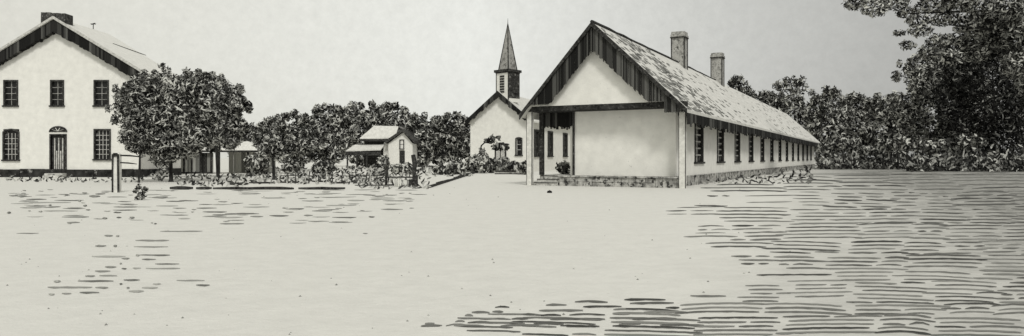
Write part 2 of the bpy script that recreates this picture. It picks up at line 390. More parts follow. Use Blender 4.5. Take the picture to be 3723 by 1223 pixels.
# dark weathered shingles scattered over the front part of the right slope
sh = MB()
for i in range(900):
    yy = abs(random.gauss(0, 1)) * 5.5 + Y0 + .2 if i % 2 else random.uniform(0, 70); q = random.random(); x = RX + (exr - RX) * q
    if yy > 12 and random.random() < .35: continue
    if random.random() < .25 + .4 * (math.sin(yy * 1.1 + q * 5) * math.sin(q * 9 + yy * .4)): continue
    w, l = random.uniform(.10, .22), random.uniform(.15, .6)
    x2 = min(x + w, exr); z = .014
    sh.poly([(x, yy, roofline(x) + z), (x2, yy, roofline(x2) + z + .01), (x2, yy + l, roofline(x2) + z + .01), (x, yy + l, roofline(x) + z)], [(0, 1, 2, 3)])
sh.build('worn_shingle', mat('worn_shingle', g3(.1), island=[(0, .12), (.3, .2), (.6, .34)]), roofR)['kind'] = 'stuff'
# verge boards: vertical planks hanging below both rakes (front)
vb = MB(); vb2 = MB(); x = exl
while x < exr - .05:
    w = random.uniform(.05, .075)
    za, zb = roofline(x) - .02, roofline(min(x + w, exr)) - .02
    ends = min(1, (x - exl) / .5 + .35, (exr - x) / .5 + .35)
    d = 1.27 * random.uniform(.95, 1.05) * ends
    yv = Y0 + .05 if random.random() < .8 else Y0 + .065
    d = min(d, za - (3.90 if x < -.75 else 3.40))
    if d < .06: x += w; continue
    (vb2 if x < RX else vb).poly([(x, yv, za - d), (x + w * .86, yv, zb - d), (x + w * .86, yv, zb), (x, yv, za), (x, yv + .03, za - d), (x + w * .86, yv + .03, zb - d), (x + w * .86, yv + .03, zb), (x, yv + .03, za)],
            [(0, 1, 2, 3), (7, 6, 5, 4), (0, 4, 5, 1), (2, 6, 7, 3), (1, 5, 6, 2), (0, 3, 7, 4)])
    x += w
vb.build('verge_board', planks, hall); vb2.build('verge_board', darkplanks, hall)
# barge: black edging along the rakes
bg = MB()
for ex in (exr, exl):
    n = 10
    for i in range(n):
        xa, xb = RX + (ex - RX) * i / n, RX + (ex - RX) * (i + 1) / n
        t0, t1 = random.uniform(.17, .24), random.uniform(.17, .24)
        bg.poly([(xa, Y0 - .06, roofline(xa) + .03), (xb, Y0 - .06, roofline(xb) + .03), (xb, Y0 - .06, roofline(xb) - t1), (xa, Y0 - .06, roofline(xa) - t0),
                 (xa, Y0 + .01, roofline(xa) + .03), (xb, Y0 + .01, roofline(xb) + .03), (xb, Y0 + .01, roofline(xb) - t1), (xa, Y0 + .01, roofline(xa) - t0)],
                [(0, 1, 2, 3), (7, 6, 5, 4), (0, 4, 5, 1), (3, 2, 6, 7)])
bg.build('bargeboard', timber, hall)
# eave fascia and rafter tails along the right side
ev = MB(); yy = Y0 + .1
while yy < Y1 - .3:
    l = random.uniform(.16, .30); d = random.uniform(.46, .72)
    ev.box((exr - .05, yy, roofline(exr) - .02 - d), (exr - .01, yy + l * .95, roofline(exr) - .02)); yy += l
ev.build('eave_board', darkplanks, hall)
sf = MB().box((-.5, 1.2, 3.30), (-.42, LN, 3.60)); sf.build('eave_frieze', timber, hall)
# posts
for x0 in (0, -WD):
    p = MB().box((x0 - .13, -.05, -.02), (x0 + .13, .21, 3.63)); po = p.build('post', white, hall)
    e = MB().box((x0 + .13, -.053, .0), (x0 + .155, .0, 3.60)).box((x0 - .155, -.053, 0), (x0 - .13, .0, 3.60)); e.build('edging', timber, po)
pw = MB().box((-5.60, .72, .5), (-5.50, .79, 3.62)); pw.build('corner_board', timber, hall)
# foundation and steps
fd = MB(); x = -6.0
while x < -.15:
    w = random.uniform(.3, .7); x1 = min(x + w, -.14)
    zz = 0
    for k, hh in enumerate((.22, .22)):
        fd.box((x + .012, .0 + random.uniform(0, .05), zz), (x1 - .012, .8, zz + hh - .015)); zz += hh
    x += w
fd.box((-6.0, .09, 0), (-.14, .9, .42)); fd.box((-6.05, -.04, .44), (-.14, 1.0, .50))
fd.build('foundation', stone, hall)
fs = MB(); y2 = 1.05
while y2 < LN:
    w = random.uniform(.4, 1.1); fs.box((-.62, y2 + .02, 0), (-.42 + random.uniform(-.03, .06), min(y2 + w, LN) - .02, .46)); y2 += w
fs.box((-.66, 1.02, 0), (-.48, LN, .44)); fs.box((-.7, .82, .464), (-.38, LN, .50)); fs.build('foundation', stone, hall)
fl = MB().box((-7.5, 1.0, .30), (-5.57, 5.0, .50)); fl.build('porch_floor', palestone, hall)
st = MB().box((-7.4, .05, 0), (-6.1, .45, .15), .02).box((-7.4, .45, 0), (-6.1, .85, .31), .02).box((-7.4, .85, 0), (-6.08, .995, .47), .02); so_ = st.build('steps', palestone, hall)
for (y_, z_) in ((.03, .12), (.425, .28), (.83, .44)): MB().box((-7.38, y_, z_), (-6.12, y_ + .02, z_ + .035)).build('step_edge', timber, so_)
# the thirteen tall windows
w0 = None
for i, wy in enumerate(wins):
    if w0 is None:
        w0 = window(hall, 1.56, 2.1, 2, 6, timber, palewood, fw=.22, bw=.07, sill=True); o = w0
    else: o = copy_tree(w0, hall)
    o.location = (-.5 - .04, wy, 1.15); o.rotation_euler = (0, 0, R(90))
# chimneys
def chimney(parent, x, y, w, z0, z1, m=brick):
    c = MB().box((x - w / 2, y - w / 2, z0), (x + w / 2, y + w / 2, z1 - .35)).box((x - w / 2 - .07, y - w / 2 - .07, z1 - .35), (x + w / 2 + .07, y + w / 2 + .07, z1 - .2), .01)
    c.box((x - w / 2 - .02, y - w / 2 - .02, z1 - .2), (x + w / 2 + .02, y + w / 2 + .02, z1), .02)
    o = c.build('chimney', m, parent)
    b = MB().box((x - w / 2 - .085, y - w / 2 - .085, z1 - .42), (x + w / 2 + .085, y + w / 2 + .085, z1 - .352))
    for sx in (-1, 1):
        for sy in (-1, 1): b.box((x + sx * (w / 2 + .01) - .03, y + sy * (w / 2 + .01) - .03, z0), (x + sx * (w / 2 + .01) + .03, y + sy * (w / 2 + .01) + .03, z1 - .425))
    b.build('chimney_band', timber, o)
    MB().box((x - w / 2 + .12, y - w / 2 + .12, z1), (x + w / 2 - .12, y + w / 2 - .12, z1 + .02)).build('flue', ink, o)
    return o
chimney(roofR, RX, 15.5, .84, 7.0, 9.75); chimney(roofR, RX, 27.8, .86, 7.0, 9.98)

# ------------------------------------------------------------------ left house
YH = 49.0; k = YH / F
def hx(px): return (px - 208) * k
def hz(py): return EYE + (HY - py) * k
house = thing('gabled_house', 'two storey white gabled house with dark eaves and arched ground floor openings', 'house', ((208 - PX) * k, YH, 0))
hw = hx(510); DP = 6.0; ez = hz(292); az = hz(110)
holes = [(hx(a), hx(b), hz(c), hz(d)) for a, b, c, d in ((15, 65, 385, 292), (185, 232, 385, 292), (343, 395, 385, 292), (12, 70, 582, 470), (186, 238, 628, 466), (343, 402, 580, 470))]
fw_ = MB().wall(-hw, hw, .55, ez, holes, 0, .3); fw_.prism([(-hw, 0, ez), (hw, 0, ez), (0, 0, az)], (0, .3, 0)); fw_.build('front_wall', limewash, house)
MB().box((hw - .3, .3, .55), (hw, DP, ez)).build('side_wall', limewash, house)
MB().box((-hw, .3, .55), (-hw + .3, DP, ez)).build('side_wall', limewash, house)
MB().box((-hw + .3, DP - .3, .55), (hw - .3, DP, ez)).prism([(-hw, DP - .3, ez + .002), (hw, DP - .3, ez + .002), (0, DP - .3, az)], (0, .3, 0)).build('rear_wall', limewash, house)
b = MB(); x = -hw - .05
while x < hw:
    w = random.uniform(.5, 2.2); x1 = min(x + w, hw + .05); b.box((x, -.06 - random.uniform(0, .05), -.05), (x1 - .02, .25, .52 + random.uniform(0, .08))); x = x1
b.box((hw - .2, .26, -.05), (hw + .05, DP, .55)).box((-hw - .05, .26, -.05), (-hw + .2, DP, .55)); b.build('foundation', mat('dark_stone', g3(.03), var=.5, scale=2, patch=(3, .6, .05, g3(.25))), house)
cb = MB().box((hw - .06, -.04, .55), (hw + .04, -.003, ez)); cb.build('corner_board', timber, house)
# roof
ra, rox = hz(66), hw * 1.10
def hr(x): return ra + (hz(268) - ra) * abs(x) / hx(540)
for s in (-1, 1):
    r = MB(); ex = s * rox
    pts = [(0, -.45, hr(0)), (ex, -.45, hr(ex)), (ex, DP + .3, hr(ex)), (0, DP + .3, hr(0))]
    r.poly(pts + [(x, y, z - .16) for x, y, z in pts], [(0, 1, 2, 3), (7, 6, 5, 4), (0, 4, 5, 1), (1, 5, 6, 2), (2, 6, 7, 3)])
    ro = r.build('roof', paleroof, house)
    v = MB(); q = 0.0
    while q < rox - .02:
        w = random.uniform(.10, .16); d = .78 * random.uniform(.93, 1.07) + .10 * (q < 1.0)
        a_, b_ = s * q, s * min(q + w * .95, rox)
        v.hexa([(a_, -.40, hr(a_) - .17 - d), (b_, -.40, hr(b_) - .17 - d), (b_, -.02, hr(b_) - .17 - d), (a_, -.02, hr(a_) - .17 - d), (a_, -.40, hr(a_) - .17), (b_, -.40, hr(b_) - .17), (b_, -.02, hr(b_) - .17), (a_, -.02, hr(a_) - .17)])
        q += w
    v.build('verge_board', mat('verge_planks', g3(.03), island=[(0, .01), (.4, .02), (.75, .045), (.95, .09)]) if 'verge_planks' not in MATS else MATS['verge_planks'], house)
    e = MB().poly([(0, -.50, hr(0) + .05), (ex, -.50, hr(ex) + .03), (ex, -.50, hr(ex) - .14), (0, -.50, hr(0) - .14), (0, -.40, hr(0) + .05), (ex, -.40, hr(ex) + .05), (ex, -.40, hr(ex) - .06), (0, -.40, hr(0) - .06)], [(0, 1, 2, 3), (7, 6, 5, 4), (0, 4, 5, 1), (3, 2, 6, 7)])
    e.build('bargeboard', palewood, house)
# dark flashing strip and vane on the roof, stub chimney on the front of the ridge
def onroof(px, py):      # right slope point seen at px,py
    for i in range(200):
        yy = -.4 + i * .035; x = (px - PX) / F * (YH + yy) - (208 - PX) * k; z = EYE + (HY - py) / F * (YH + yy)
        if z <= hr(x) + .01: return Vector((x, yy, hr(x) + .02))
    return Vector((x, yy, hr(x) + .02))
A, B = onroof(410, 160), onroof(530, 191)
n = 8; fp = []
for i in range(n + 1):
    p = A.lerp(B, i / n); p.z = hr(p.x) + .02; ww = .10 * (1 - abs(2 * i / n - 1.25)) + .03
    fp += [(p.x, p.y - ww, p.z), (p.x, p.y + ww, p.z), (p.x, p.y - ww, p.z + .04), (p.x, p.y + ww, p.z + .04)]
fl_ = MB().poly(fp, [f for i in range(n) for f in ((4 * i, 4 * i + 4, 4 * i + 6, 4 * i + 2), (4 * i + 2, 4 * i + 6, 4 * i + 7, 4 * i + 3), (4 * i + 1, 4 * i + 3, 4 * i + 7, 4 * i + 5))])
fl_.build('roof_flashing', ink, house)
MB().box((-.02, 4.2, ra - .1), (.02, 4.24, ra + .45)).box((-.2, 4.2, ra + .36), (.2, 4.24, ra + .42)).tube([(.02, 4.0, ra + .3), (.02, 4.4, ra + .5)], .025).build('roof_vane', ink, house)
ch = MB()
for i, (a, bq) in enumerate(((158, 176), (176, 194), (194, 212), (212, 229), (229, 246))):
    ch.box((hx(a), -.3, hz(88)), (hx(bq) - .02, .6, hz(50 + random.uniform(-3, 5))), .02)
ch.build('chimney', darkroof, house)
# windows and door
for (a, bq, c, d, ar, cols, rows) in ((15, 65, 385, 292, 0, 2, 4), (185, 232, 385, 292, 0, 2, 4), (343, 395, 385, 292, 0, 2, 4), (12, 70, 582, 480, 1, 4, 5), (343, 402, 580, 470, 0, 4, 6)):
    x0, x1, z0, z1 = hx(a), hx(bq), hz(c), hz(d)
    o = window(house, x1 - x0 - .16, z1 - z0 - .12, cols, rows, timber, palewood if cols == 4 else brick, arch=bool(ar), fw=.11, bw=.035 if cols == 4 else .03)
    o.location = ((x0 + x1) / 2, .0, z0 + .02)
x0, x1, z0, z1 = hx(186), hx(238), hz(628), hz(492)
dr = MB().box((x0, .10, z0), (x1, .15, z1)); do = dr.build('door', timber, house)
pp = MB(); dw = x1 - x0
for i in range(5): pp.box((x0 + .16 + i * (dw - .3) / 5, .07, z0 + .2), (x0 + .16 + (i + .55) * (dw - .3) / 5, .099, z1 - .2 - (.9 if i in (1, 3) else 0)))
pp.build('door_panel', palewood, do)
df = MB().box((x0 - .1, -.05, z0), (x0, .12, z1)).box((x1, -.05, z0), (x1 + .1, .12, z1)).box((x0 - .1, -.055, z1), (x1 + .1, .12, z1 + .08)); df.build('door_frame', timber, house)
MB().box((x0 - .05, -.02, z1 + .08), (x1 + .05, .12, z1 + .22)).build('lintel', white, house)
fa = MB(); zc = z1 + .22
fa.prism([((x0 + x1) / 2 + (dw / 2 + .14) * math.cos(math.pi * i / 12), -.05, zc + .42 * math.sin(math.pi * i / 12)) for i in range(13)], (0, .12, 0))
fo = fa.build('fanlight', timber, house)
fb = MB()
for i in range(1, 5):
    a = math.pi * i / 5; cx = (x0 + x1) / 2
    fb.hexa([(cx - .02, -.08, zc + .05), (cx + .02, -.08, zc + .05), (cx + .02, -.055, zc + .05), (cx - .02, -.055, zc + .05)] +
            [(cx + .5 * math.cos(a) - .02, -.08, zc + .30 * math.sin(a)), (cx + .5 * math.cos(a) + .02, -.08, zc + .30 * math.sin(a)), (cx + .5 * math.cos(a) + .02, -.055, zc + .30 * math.sin(a)), (cx + .5 * math.cos(a) - .02, -.055, zc + .30 * math.sin(a))])
fb.build('glazing_bar', white, fo)
sp = MB().box((x0 - .1, -.55, 0), (x1 + .15, -.08, .28), .02).box((x0, -.9, 0), (x1 + .1, -.56, .14), .02); sp.build('doorstep', palestone, house)

# ------------------------------------------------------------------ church
YC = 70.0; kc = YC / F
church = thing('small_church', 'white gabled church with square belfry and slender pointed spire', 'church', ((1815 - PX) * kc, YC, 0), -R(20))
def cz_(py): return EYE + (HY - py) * kc
cw = 3.15; cez, caz = cz_(432), cz_(352); CL = 17
f = MB().wall(-cw, cw, 0, cez, [(1.85, 2.35, 1.6, 3.3)], 0, .3); f.prism([(-cw, 0, cez), (cw, 0, cez), (0, 0, caz)], (0, .3, 0)); f.build('front_wall', limewash, church)
sw_ = MB().wall(.3, CL, 0, cez, [(l - .9, l + .9, 1.5, 4.1) for l in (2.3, 7.2, 13.2)], 0, .3); sw_.map(lambda x, y, z: (cw - y, x, z)); sw_.build('side_wall', limewash, church)
for l in (2.3, 7.2, 13.2):
    o = window(church, 1.5, 2.5, 1, 4, timber, timber, fw=.2); o.location = (cw + .02, l, 1.55); o.rotation_euler = (0, 0, R(90))
MB().box((-cw, .3, 0), (-cw + .3, CL, cez)).build('side_wall', limewash, church)
MB().box((-cw + .3, CL - .3, 0), (cw - .3, CL, cez)).prism([(-cw, CL - .3, cez + .002), (cw, CL - .3, cez + .002), (0, CL - .3, caz)], (0, .3, 0)).build('rear_wall', limewash, church)
cra = cz_(334)
def crf(x): return cra - (cra - cez - .08) * abs(x) / cw
for s in (-1, 1):
    ex = s * (cw + .45); pts = [(0, -.5, cra), (ex, -.5, crf(ex)), (ex, CL + .3, crf(ex)), (0, CL + .3, cra)]
    MB().poly(pts + [(x, y, z - .15) for x, y, z in pts], [(0, 1, 2, 3), (7, 6, 5, 4), (0, 4, 5, 1), (1, 5, 6, 2), (2, 6, 7, 3)]).build('roof', slate, church)
    v = MB(); q = 0
    while q < cw + .4:
        w = random.uniform(.16, .3); a_, b_ = s * q, s * (q + w * .92); d = random.uniform(.42, .62)
        v.hexa([(a_, -.54, crf(a_) - d), (b_, -.54, crf(b_) - d), (b_, -.46, crf(b_) - d), (a_, -.46, crf(a_) - d), (a_, -.54, crf(a_) + .05), (b_, -.54, crf(b_) + .05), (b_, -.46, crf(b_) + .05), (a_, -.46, crf(a_) + .05)])
        q += w
    v.build('bargeboard', MATS['verge_planks'], church)
o = window(church, .5, 1.55, 1, 3, timber, palewood, arch=True, fw=.12); o.location = (2.1, 0, 1.65)
ad = MB()                                            # arched doorway
ad.prism([(.15 + .62 * math.cos(math.pi * i / 12), -.05, 2.2 + .55 * math.sin(math.pi * i / 12)) for i in range(13)] + [(-.47, -.05, .3), (.77, -.05, .3)], (0, .06, 0)); do = ad.build('door', timber, church)
MB().box((-.30, -.08, .4), (.10, -.055, 2.2)).box((.20, -.08, .4), (.60, -.055, 2.2)).build('door_panel', palewood, do)
# belfry turned on the ridge, with cornice and spire
bx0 = .55; by0 = 1.0; tw = .84
bz0, bz1 = cz_(350), cz_(262)
def rot(x, y, z, a=R(-22)): return (bx0 + x * math.cos(a) - y * math.sin(a), by0 + x * math.sin(a) + y * math.cos(a), z)
bf = MB().box((-tw, -tw, bz0 - .6), (tw, tw, bz1)); bf.map(rot); bo = bf.build('belfry', limewash, church)
lv = MB()
for i in range(7):
    lv.box((-.5, -tw - .05, bz0 + .35 + i * .26), (.5, -tw - .005, bz0 + .35 + i * .26 + .17))
l2 = MB().poly(lv.v, lv.f); l2.map(lambda x, y, z: rot(x * .6, y, z)).build('louvre', timber, bo)
l1 = MB().poly(lv.v, lv.f); l1.map(lambda x, y, z: rot(*(-y, x, z))).build('louvre', timber, bo)
lw = MB().box((tw + .002, -tw, bz0 - .2), (tw + .03, tw, bz1 - .02)); lw.map(rot).build('shaded_face', mat('tower_shade', g3(.05), var=.6, scale=3, patch=(3, .55, .08, g3(.2))), bo)  # shaded side of the belfry, put in as a dark panel
cn = MB().box((-tw - .16, -tw - .16, bz1), (tw + .16, tw + .16, bz1 + .25)).box((-tw - .05, -tw - .05, bz1 - .1), (tw + .05, tw + .05, bz1 - .002)); cn.map(rot).build('cornice', timber, bo)
for a_, b_ in (((-tw - .02, -tw - .02), (-tw + .08, -tw + .08)), ((-tw - .02, tw - .08), (-tw + .08, tw + .02)), ((tw - .05, -tw - .035), (tw + .035, -tw + .05))):
    MB().box((*a_, bz0 - .6), (*b_, bz1 - .11)).map(rot).build('corner_board', timber, bo)
tip = cz_(80); spb = bz1 + .25; rs = .66
sp_ = MB(); ring = [(rs * math.cos(R(45 + 90 * i)), rs * math.sin(R(45 + 90 * i)), spb) for i in range(4)]
sp_.poly([(x * 1.41, y * 1.41, z) for x, y, z in ring] + [(0, 0, tip)], [(0, 1, 4), (1, 2, 4), (2, 3, 4), (3, 0, 4)]); sp_.map(rot).build('spire', mat('spire_shingle', g3(.34), var=.4, scale=2, patch=(2, .55, .06, g3(.1))), bo)
sl = MB()
for x, y, z in ring: sl.tube([(x * 1.41, y * 1.41, z), (0, 0, tip)], [.07, .035], 5)
sl.tube([(0, 0, tip - .4), (0, 0, tip + .5)], [.05, .015], 5)
sl.map(rot).build('spire_hip', timber, bo)

# ------------------------------------------------------------------ cottage with a steep gable
YK = 98.0; kk = YK / F
cot = thing('cottage', 'small white cottage with steep pointed gable and dark porch roofs among trees', 'house', ((1455 - PX) * kk, YK, 0))
def kx(px): return (px - 1455) * kk
def kz(py): return EYE + (HY - py) * kk
gw0, gw1, gp = kx(1412), kx(1500), kx(1466)
f = MB().wall(gw0, gw1, 0, kz(522), [(kx(1452), kx(1472), kz(596), kz(548))], 0, .3)
f.prism([(gw0, 0, kz(522)), (gw1, 0, kz(522)), (gp, 0, kz(482))], (0, .3, 0)); f.build('front_wall', limewash, cot)
MB().box((gw1 - .3, .3, 0), (gw1, 7, kz(522))).build('side_wall', limewash, cot)
MB().box((gw0, .3, 0), (gw0 + .3, 7, kz(522))).build('side_wall', limewash, cot)
MB().box((kx(1390), .8, 0), (gw0 - .01, 1.1, kz(522))).build('wing_wall', limewash, cot)
o = window(cot, .5, 1.2, 1, 2, timber, timber, fw=.08); o.location = (kx(1461), -.08, kz(541))
MB().box((kx(1452), .05, kz(596)), (kx(1472), .1, kz(548))).build('door', timber, cot)
for s, e in ((-1, gw0 - .35), (1, gw1 + .35)):
    zt = kz(470); ze = kz(512)
    pts = [(gp, -.5, zt), (e, -.5, ze), (e, 7.3, ze), (gp, 7.3, zt)]
    MB().poly(pts + [(x, y, z - .38) for x, y, z in pts], [(0, 1, 2, 3), (7, 6, 5, 4), (0, 4, 5, 1), (1, 5, 6, 2), (2, 6, 7, 3)]).build('roof', darkroof, cot)
# wing roof running left: pale slope with dark eaves, and lower porch
wr = MB().hexa([(kx(1305), .2, kz(508)), (kx(1436), .2, kz(504)), (kx(1436), 3, kz(462)), (kx(1345), 3, kz(460)), (kx(1305), .2, kz(504)), (kx(1436), .2, kz(500)), (kx(1436), 3, kz(456)), (kx(1345), 3, kz(454))]); wo = wr.build('wing_roof', slate, cot)
MB().box((kx(1303), .1, kz(514)), (kx(1436), .45, kz(506))).build('wing_eave', timber, wo)
MB().box((kx(1318), 1.0, 0), (kx(1389), 1.3, kz(512))).build('wing_wall', timber, cot)
MB().hexa([(kx(1272), -2.2, kz(552)), (kx(1395), -2.2, kz(548)), (kx(1395), .9, kz(528)), (kx(1285), .9, kz(530)), (kx(1272), -2.2, kz(548)), (kx(1395), -2.2, kz(544)), (kx(1395), .9, kz(524)), (kx(1285), .9, kz(526))]).build('porch_roof', slate, cot)
MB().box((kx(1270), -2.3, kz(566)), (kx(1395), -2.0, kz(553))).build('porch_eave', timber, cot)
for px in (1276, 1310, 1345, 1388): MB().box((kx(px) - .1, -2.2, 0), (kx(px) + .1, -2.02, kz(566))).build('post', timber, cot)

# ------------------------------------------------------------------ low open shed
YS = 60.0; ks = YS / F
shed = thing('open_shed', 'low open fronted shed with pale peaked roof and board wall behind orchard tree', 'shed', ((800 - PX) * ks, YS, 0))
def sx(px): return (px - 800) * ks
def sz(py): return EYE + (HY - py) * ks
r = MB(); e = [(sx(648), -.4, sz(546)), (sx(955), -.4, sz(550)), (sx(955), 4, sz(546)), (sx(648), 4, sz(546))]; t2 = [(sx(690), 1.8, sz(530)), (sx(872), 1.8, sz(512))]
r.poly(e + t2, [(0, 1, 5, 4), (1, 2, 5), (2, 3, 4, 5), (3, 0, 4), (3, 2, 1, 0)]); r.build('roof', white, shed)
MB().box((sx(648), -.42, sz(554)), (sx(955), -.3, sz(547) - .01)).build('eave_board', timber, shed)
bd = MB(); x = sx(650)
while x < sx(765):
    w = random.uniform(.12, .3); bd.box((x, 0, .1), (x + w * .9, .05, sz(556))); x += w
bd.build('board_wall', paleplank, shed)
MB().box((sx(640), -.1, 0), (sx(772), .12, .14)).build('ground_sill', timber, shed)
for px in (672, 700, 735, 772, 800, 905, 945): MB().box((sx(px) - .07, -.25, 0), (sx(px) + .07, -.12, sz(554))).build('post', timber, shed)
bd = MB(); x = sx(770)
while x < sx(948):
    w = random.uniform(.2, .45); bd.box((x, 3.6, 0), (x + w * .93, 3.65, sz(550))); x += w
bd.build('rear_wall', paleplank, shed)
MB().box((sx(841), 3.4, 0), (sx(856), 3.55, 1.15), .02).build('door', ink, shed)

# ------------------------------------------------------------------ trees
tree('orchard_tree', 'large round leafy tree standing before the right corner of the gabled house', 622, 39.3, (440, 810, 258, 596), 5600, (30, 10), leafm, trunk_r=.11, nb=20)
tree('orchard_tree', 'dark leafy tree just right of the largest tree, over the shed roof', 793, 47.5, (600, 890, 285, 560), 3600, (30, 12), leafm, trunk_r=.12, nb=14, spikes=10)
tree('orchard_tree', 'small tree with thin straight trunk standing right of the open shed', 996, 43.0, (930, 1055, 445, 585), 800, (26, 10), leafm, trunk_r=.10, nb=9)
tree('slender_tree', 'slight pale leaved tree overlapping the front wall of the gabled house', 505, 38.0, (440, 580, 300, 566), 620, (30, 10), leafpale, trunk_r=.05, nb=12)
mids = [('tree', 'rounded tree between the thin trunked tree and the tall row of orchard trees', 1070, 75, (960, 1170, 425, 604), 1500, leafm),
        ('tree', 'broad tree in the middle of the orchard row left of the cottage', 1180, 78, (1090, 1290, 400, 600), 1600, leafm),
        ('tree', 'tall tree directly behind the left end of the cottage roofs', 1300, 112, (1210, 1420, 388, 602), 1900, leafm),
        ('tree', 'tall tree rising right behind the pointed gable of the cottage', 1420, 116, (1340, 1510, 392, 600), 1400, leafm),
        ('tree', 'dark tree standing immediately right of the cottage gable', 1545, 104, (1480, 1610, 425, 602), 1200, leafm),
        ('tree', 'dark tree whose crown touches the left wall of the church', 1650, 92, (1575, 1735, 430, 604), 1500, leafdark),
        ('tree', 'low tree filling the gap between cottage and church', 1600, 112, (1540, 1670, 455, 600), 900, leafdark),
        ('tree', 'low tree seen over the shed roof between two orchard trees', 905, 80, (850, 990, 470, 600), 900, leafm)]
for n_, lb, px, Y, cr, n, m in mids: tree(n_, lb, px, Y, cr, n, (28, 11), m, nb=12, spikes=7)
right = [('round tree top peeping over the hall ridge beyond the second chimney', 2690, 120, (2630, 2735, 298, 470), 700, leafdark),
         ('small tree top just clearing the far half of the hall ridge', 2790, 125, (2730, 2835, 352, 520), 600, leafdark),
         ('loose leafed tree behind the far end of the hall roof', 2870, 122, (2785, 2965, 302, 590), 1500, leafm),
         ('tree with ragged peaked crown at the far corner of the hall', 3010, 112, (2940, 3085, 338, 598), 1500, leafm),
         ('bushy tree second along the wood from the end of the hall', 3110, 116, (3035, 3190, 362, 600), 1500, leafm),
         ('bushy tree third along the wood, beside the towering tree', 3215, 110, (3130, 3320, 358, 602), 1900, leafm),
         ('towering tree with billowing crown rising over the wood', 3400, 92, (3255, 3600, 190, 608), 4800, leafm),
         ('very tall dark tree at the eastern end of the wood', 3610, 80, (3420, 3800, 70, 612), 5200, leafdusk)]
for lb, px, Y, cr, n, m in right: tree('woodland_tree', lb, px, Y, cr, n, (28, 10), m, nb=18, trunk_r=.3, spikes=8)

# overhanging tree: trunk right of the view, boughs crossing the top
ov = thing('overhanging_tree', 'tall tree whose leafy boughs hang across the sky over the meadow', 'tree', W(3900, 575, 48).xy.to_3d())
def oo(px, py, Y): return W(px, py, Y) - Vector((ov.location.x, ov.location.y, 0))
bl = []
for (px, py, rx, rz) in ((3110, 12, 45, 26), (3185, 28, 50, 32), (3250, 8, 55, 30), (3300, 45, 40, 22), (3340, 75, 40, 22), (3400, 20, 70, 28), (3440, 70, 55, 26), (3490, 10, 60, 30), (3560, 20, 60, 28),
                         (3600, 80, 55, 45), (3660, 30, 60, 50), (3690, 120, 50, 60), (3620, 170, 60, 40), (3700, 230, 50, 70), (3520, 150, 45, 25), (3420, 150, 50, 26), (3380, 190, 40, 30), (3300, 165, 30, 16), (3345, 112, 40, 22), (3270, 120, 22, 12), (3760, 60, 80, 120), (3530, 90, 60, 40), (3640, 110, 70, 50), (3560, 190, 60, 40), (3460, 210, 40, 30), (3780, 260, 80, 120),
                         (3200, -50, 80, 40), (3330, -60, 90, 50), (3480, -60, 100, 50), (3640, -60, 110, 60)):
    s = 48 / F; bl.append((oo(px, py, 48 + random.uniform(-2, 2)), rx * s, rx * s, rz * s))
mb = MB(); blob_leaves(mb, bl, 17000, 19 * 48 / F, 5.2 * 48 / F); mb.build('crown', leafm, ov)
tk = MB().tube([(0, 0, -.1), (0, 0, 2), oo(3860, 250, 48), oo(3800, -40, 48)], [.55, .42, .34, .2], 10)
for a, b_, c in (((3840, 200), (3620, 110), (3440, 90)), ((3820, 60), (3560, 40), (3300, 50)), ((3810, -20), (3450, -30), (3110, 15)), ((3640, 105), (3560, 60), (3480, 10)), ((3850, 290), (3700, 200), (3560, 165))):
    tk.tube([oo(*a, 48), oo(*b_, 48), oo(*c, 48)], [.16, .10, .03], 6)
tk.build('trunk', bark, ov)
# slim saplings along the edge of the wood
sap = ['pale slim trunk', 'dark slim trunk']
for i, px in enumerate((2995, 3030, 3065, 3100, 3150, 3185, 3230, 3265, 3300, 3345, 3385, 3440, 3500, 3560)):
    Y = 83 + random.uniform(-3, 3) if px < 3300 else 70 + random.uniform(-2, 2)
    t = thing('sapling', 'slim bare trunked sapling at the dark edge of the wood', 'tree', ((px - PX) / F * Y, Y, 0), 0, 'saplings along the wood edge')
    h = random.uniform(2.0, 3.0)
    MB().tube([(0, 0, 0), (random.uniform(-.1, .1), 0, h * .5), (random.uniform(-.25, .25), 0, h)], [.13, .09, .05], 6).build('trunk', (palewood if i % 3 == 0 else bark), t)
    mb = MB(); blob_leaves(mb, [(Vector((0, 0, h + .2)), .9, .6, .7)], 130, .6, .19); mb.build('crown', leafm, t)

# undergrowth at the foot of the wood and bed plants: uncountable
ug = MB()
for i in range(4200):
    px = random.uniform(2975, 3780); Y = random.uniform(80, 92) if px < 3300 else random.uniform(66, 78)
    h = abs(random.gauss(0, .75)) + .1
    leaf(ug, Vector(((px - PX) / F * Y, Y, h)), Vector((random.gauss(0, .5), -1, random.gauss(0, .5) + .3)), .62, .19, random.uniform(-2, 2))
ug.v = [(x, y, max(z, .02)) for x, y, z in ug.v]
tag(ug.build('undergrowth', leafdark), 'dark undergrowth along the foot of the wood', 'undergrowth', kind='stuff')
gc = MB()
def patchleaf(n, x0, x1, y0, y1, L, hh, mbx=gc):
    for _ in range(n):
        px = random.uniform(x0, x1); py = random.uniform(y0, y1); p = G(px, py); s = p.y / F
        p.z = abs(random.gauss(0, hh)) * s + .02
        leaf(mbx, p, Vector((random.gauss(0, .3), -1, .5 + random.gauss(0, .3))), L * s * random.uniform(.5, 1.2), 6 * s, random.uniform(-2.2, 2.2))
patchleaf(620, 885, 1420, 612, 672, 20, 5); patchleaf(260, 1330, 1720, 608, 645, 20, 6); patchleaf(130, 640, 900, 640, 680, 24, 4); patchleaf(120, 1300, 1560, 645, 690, 30, 4)
patchleaf(90, 20, 520, 648, 665, 20, 3); patchleaf(230, 2500, 2960, 618, 672, 26, 7); patchleaf(60, 540, 640, 625, 660, 24, 6)
gc.v = [(x, y, max(z, .008)) for x, y, z in gc.v]
tag(gc.build('ground_cover', weedm), 'straggling weeds and bed plants between garden edging and trees', 'weeds', kind='stuff')

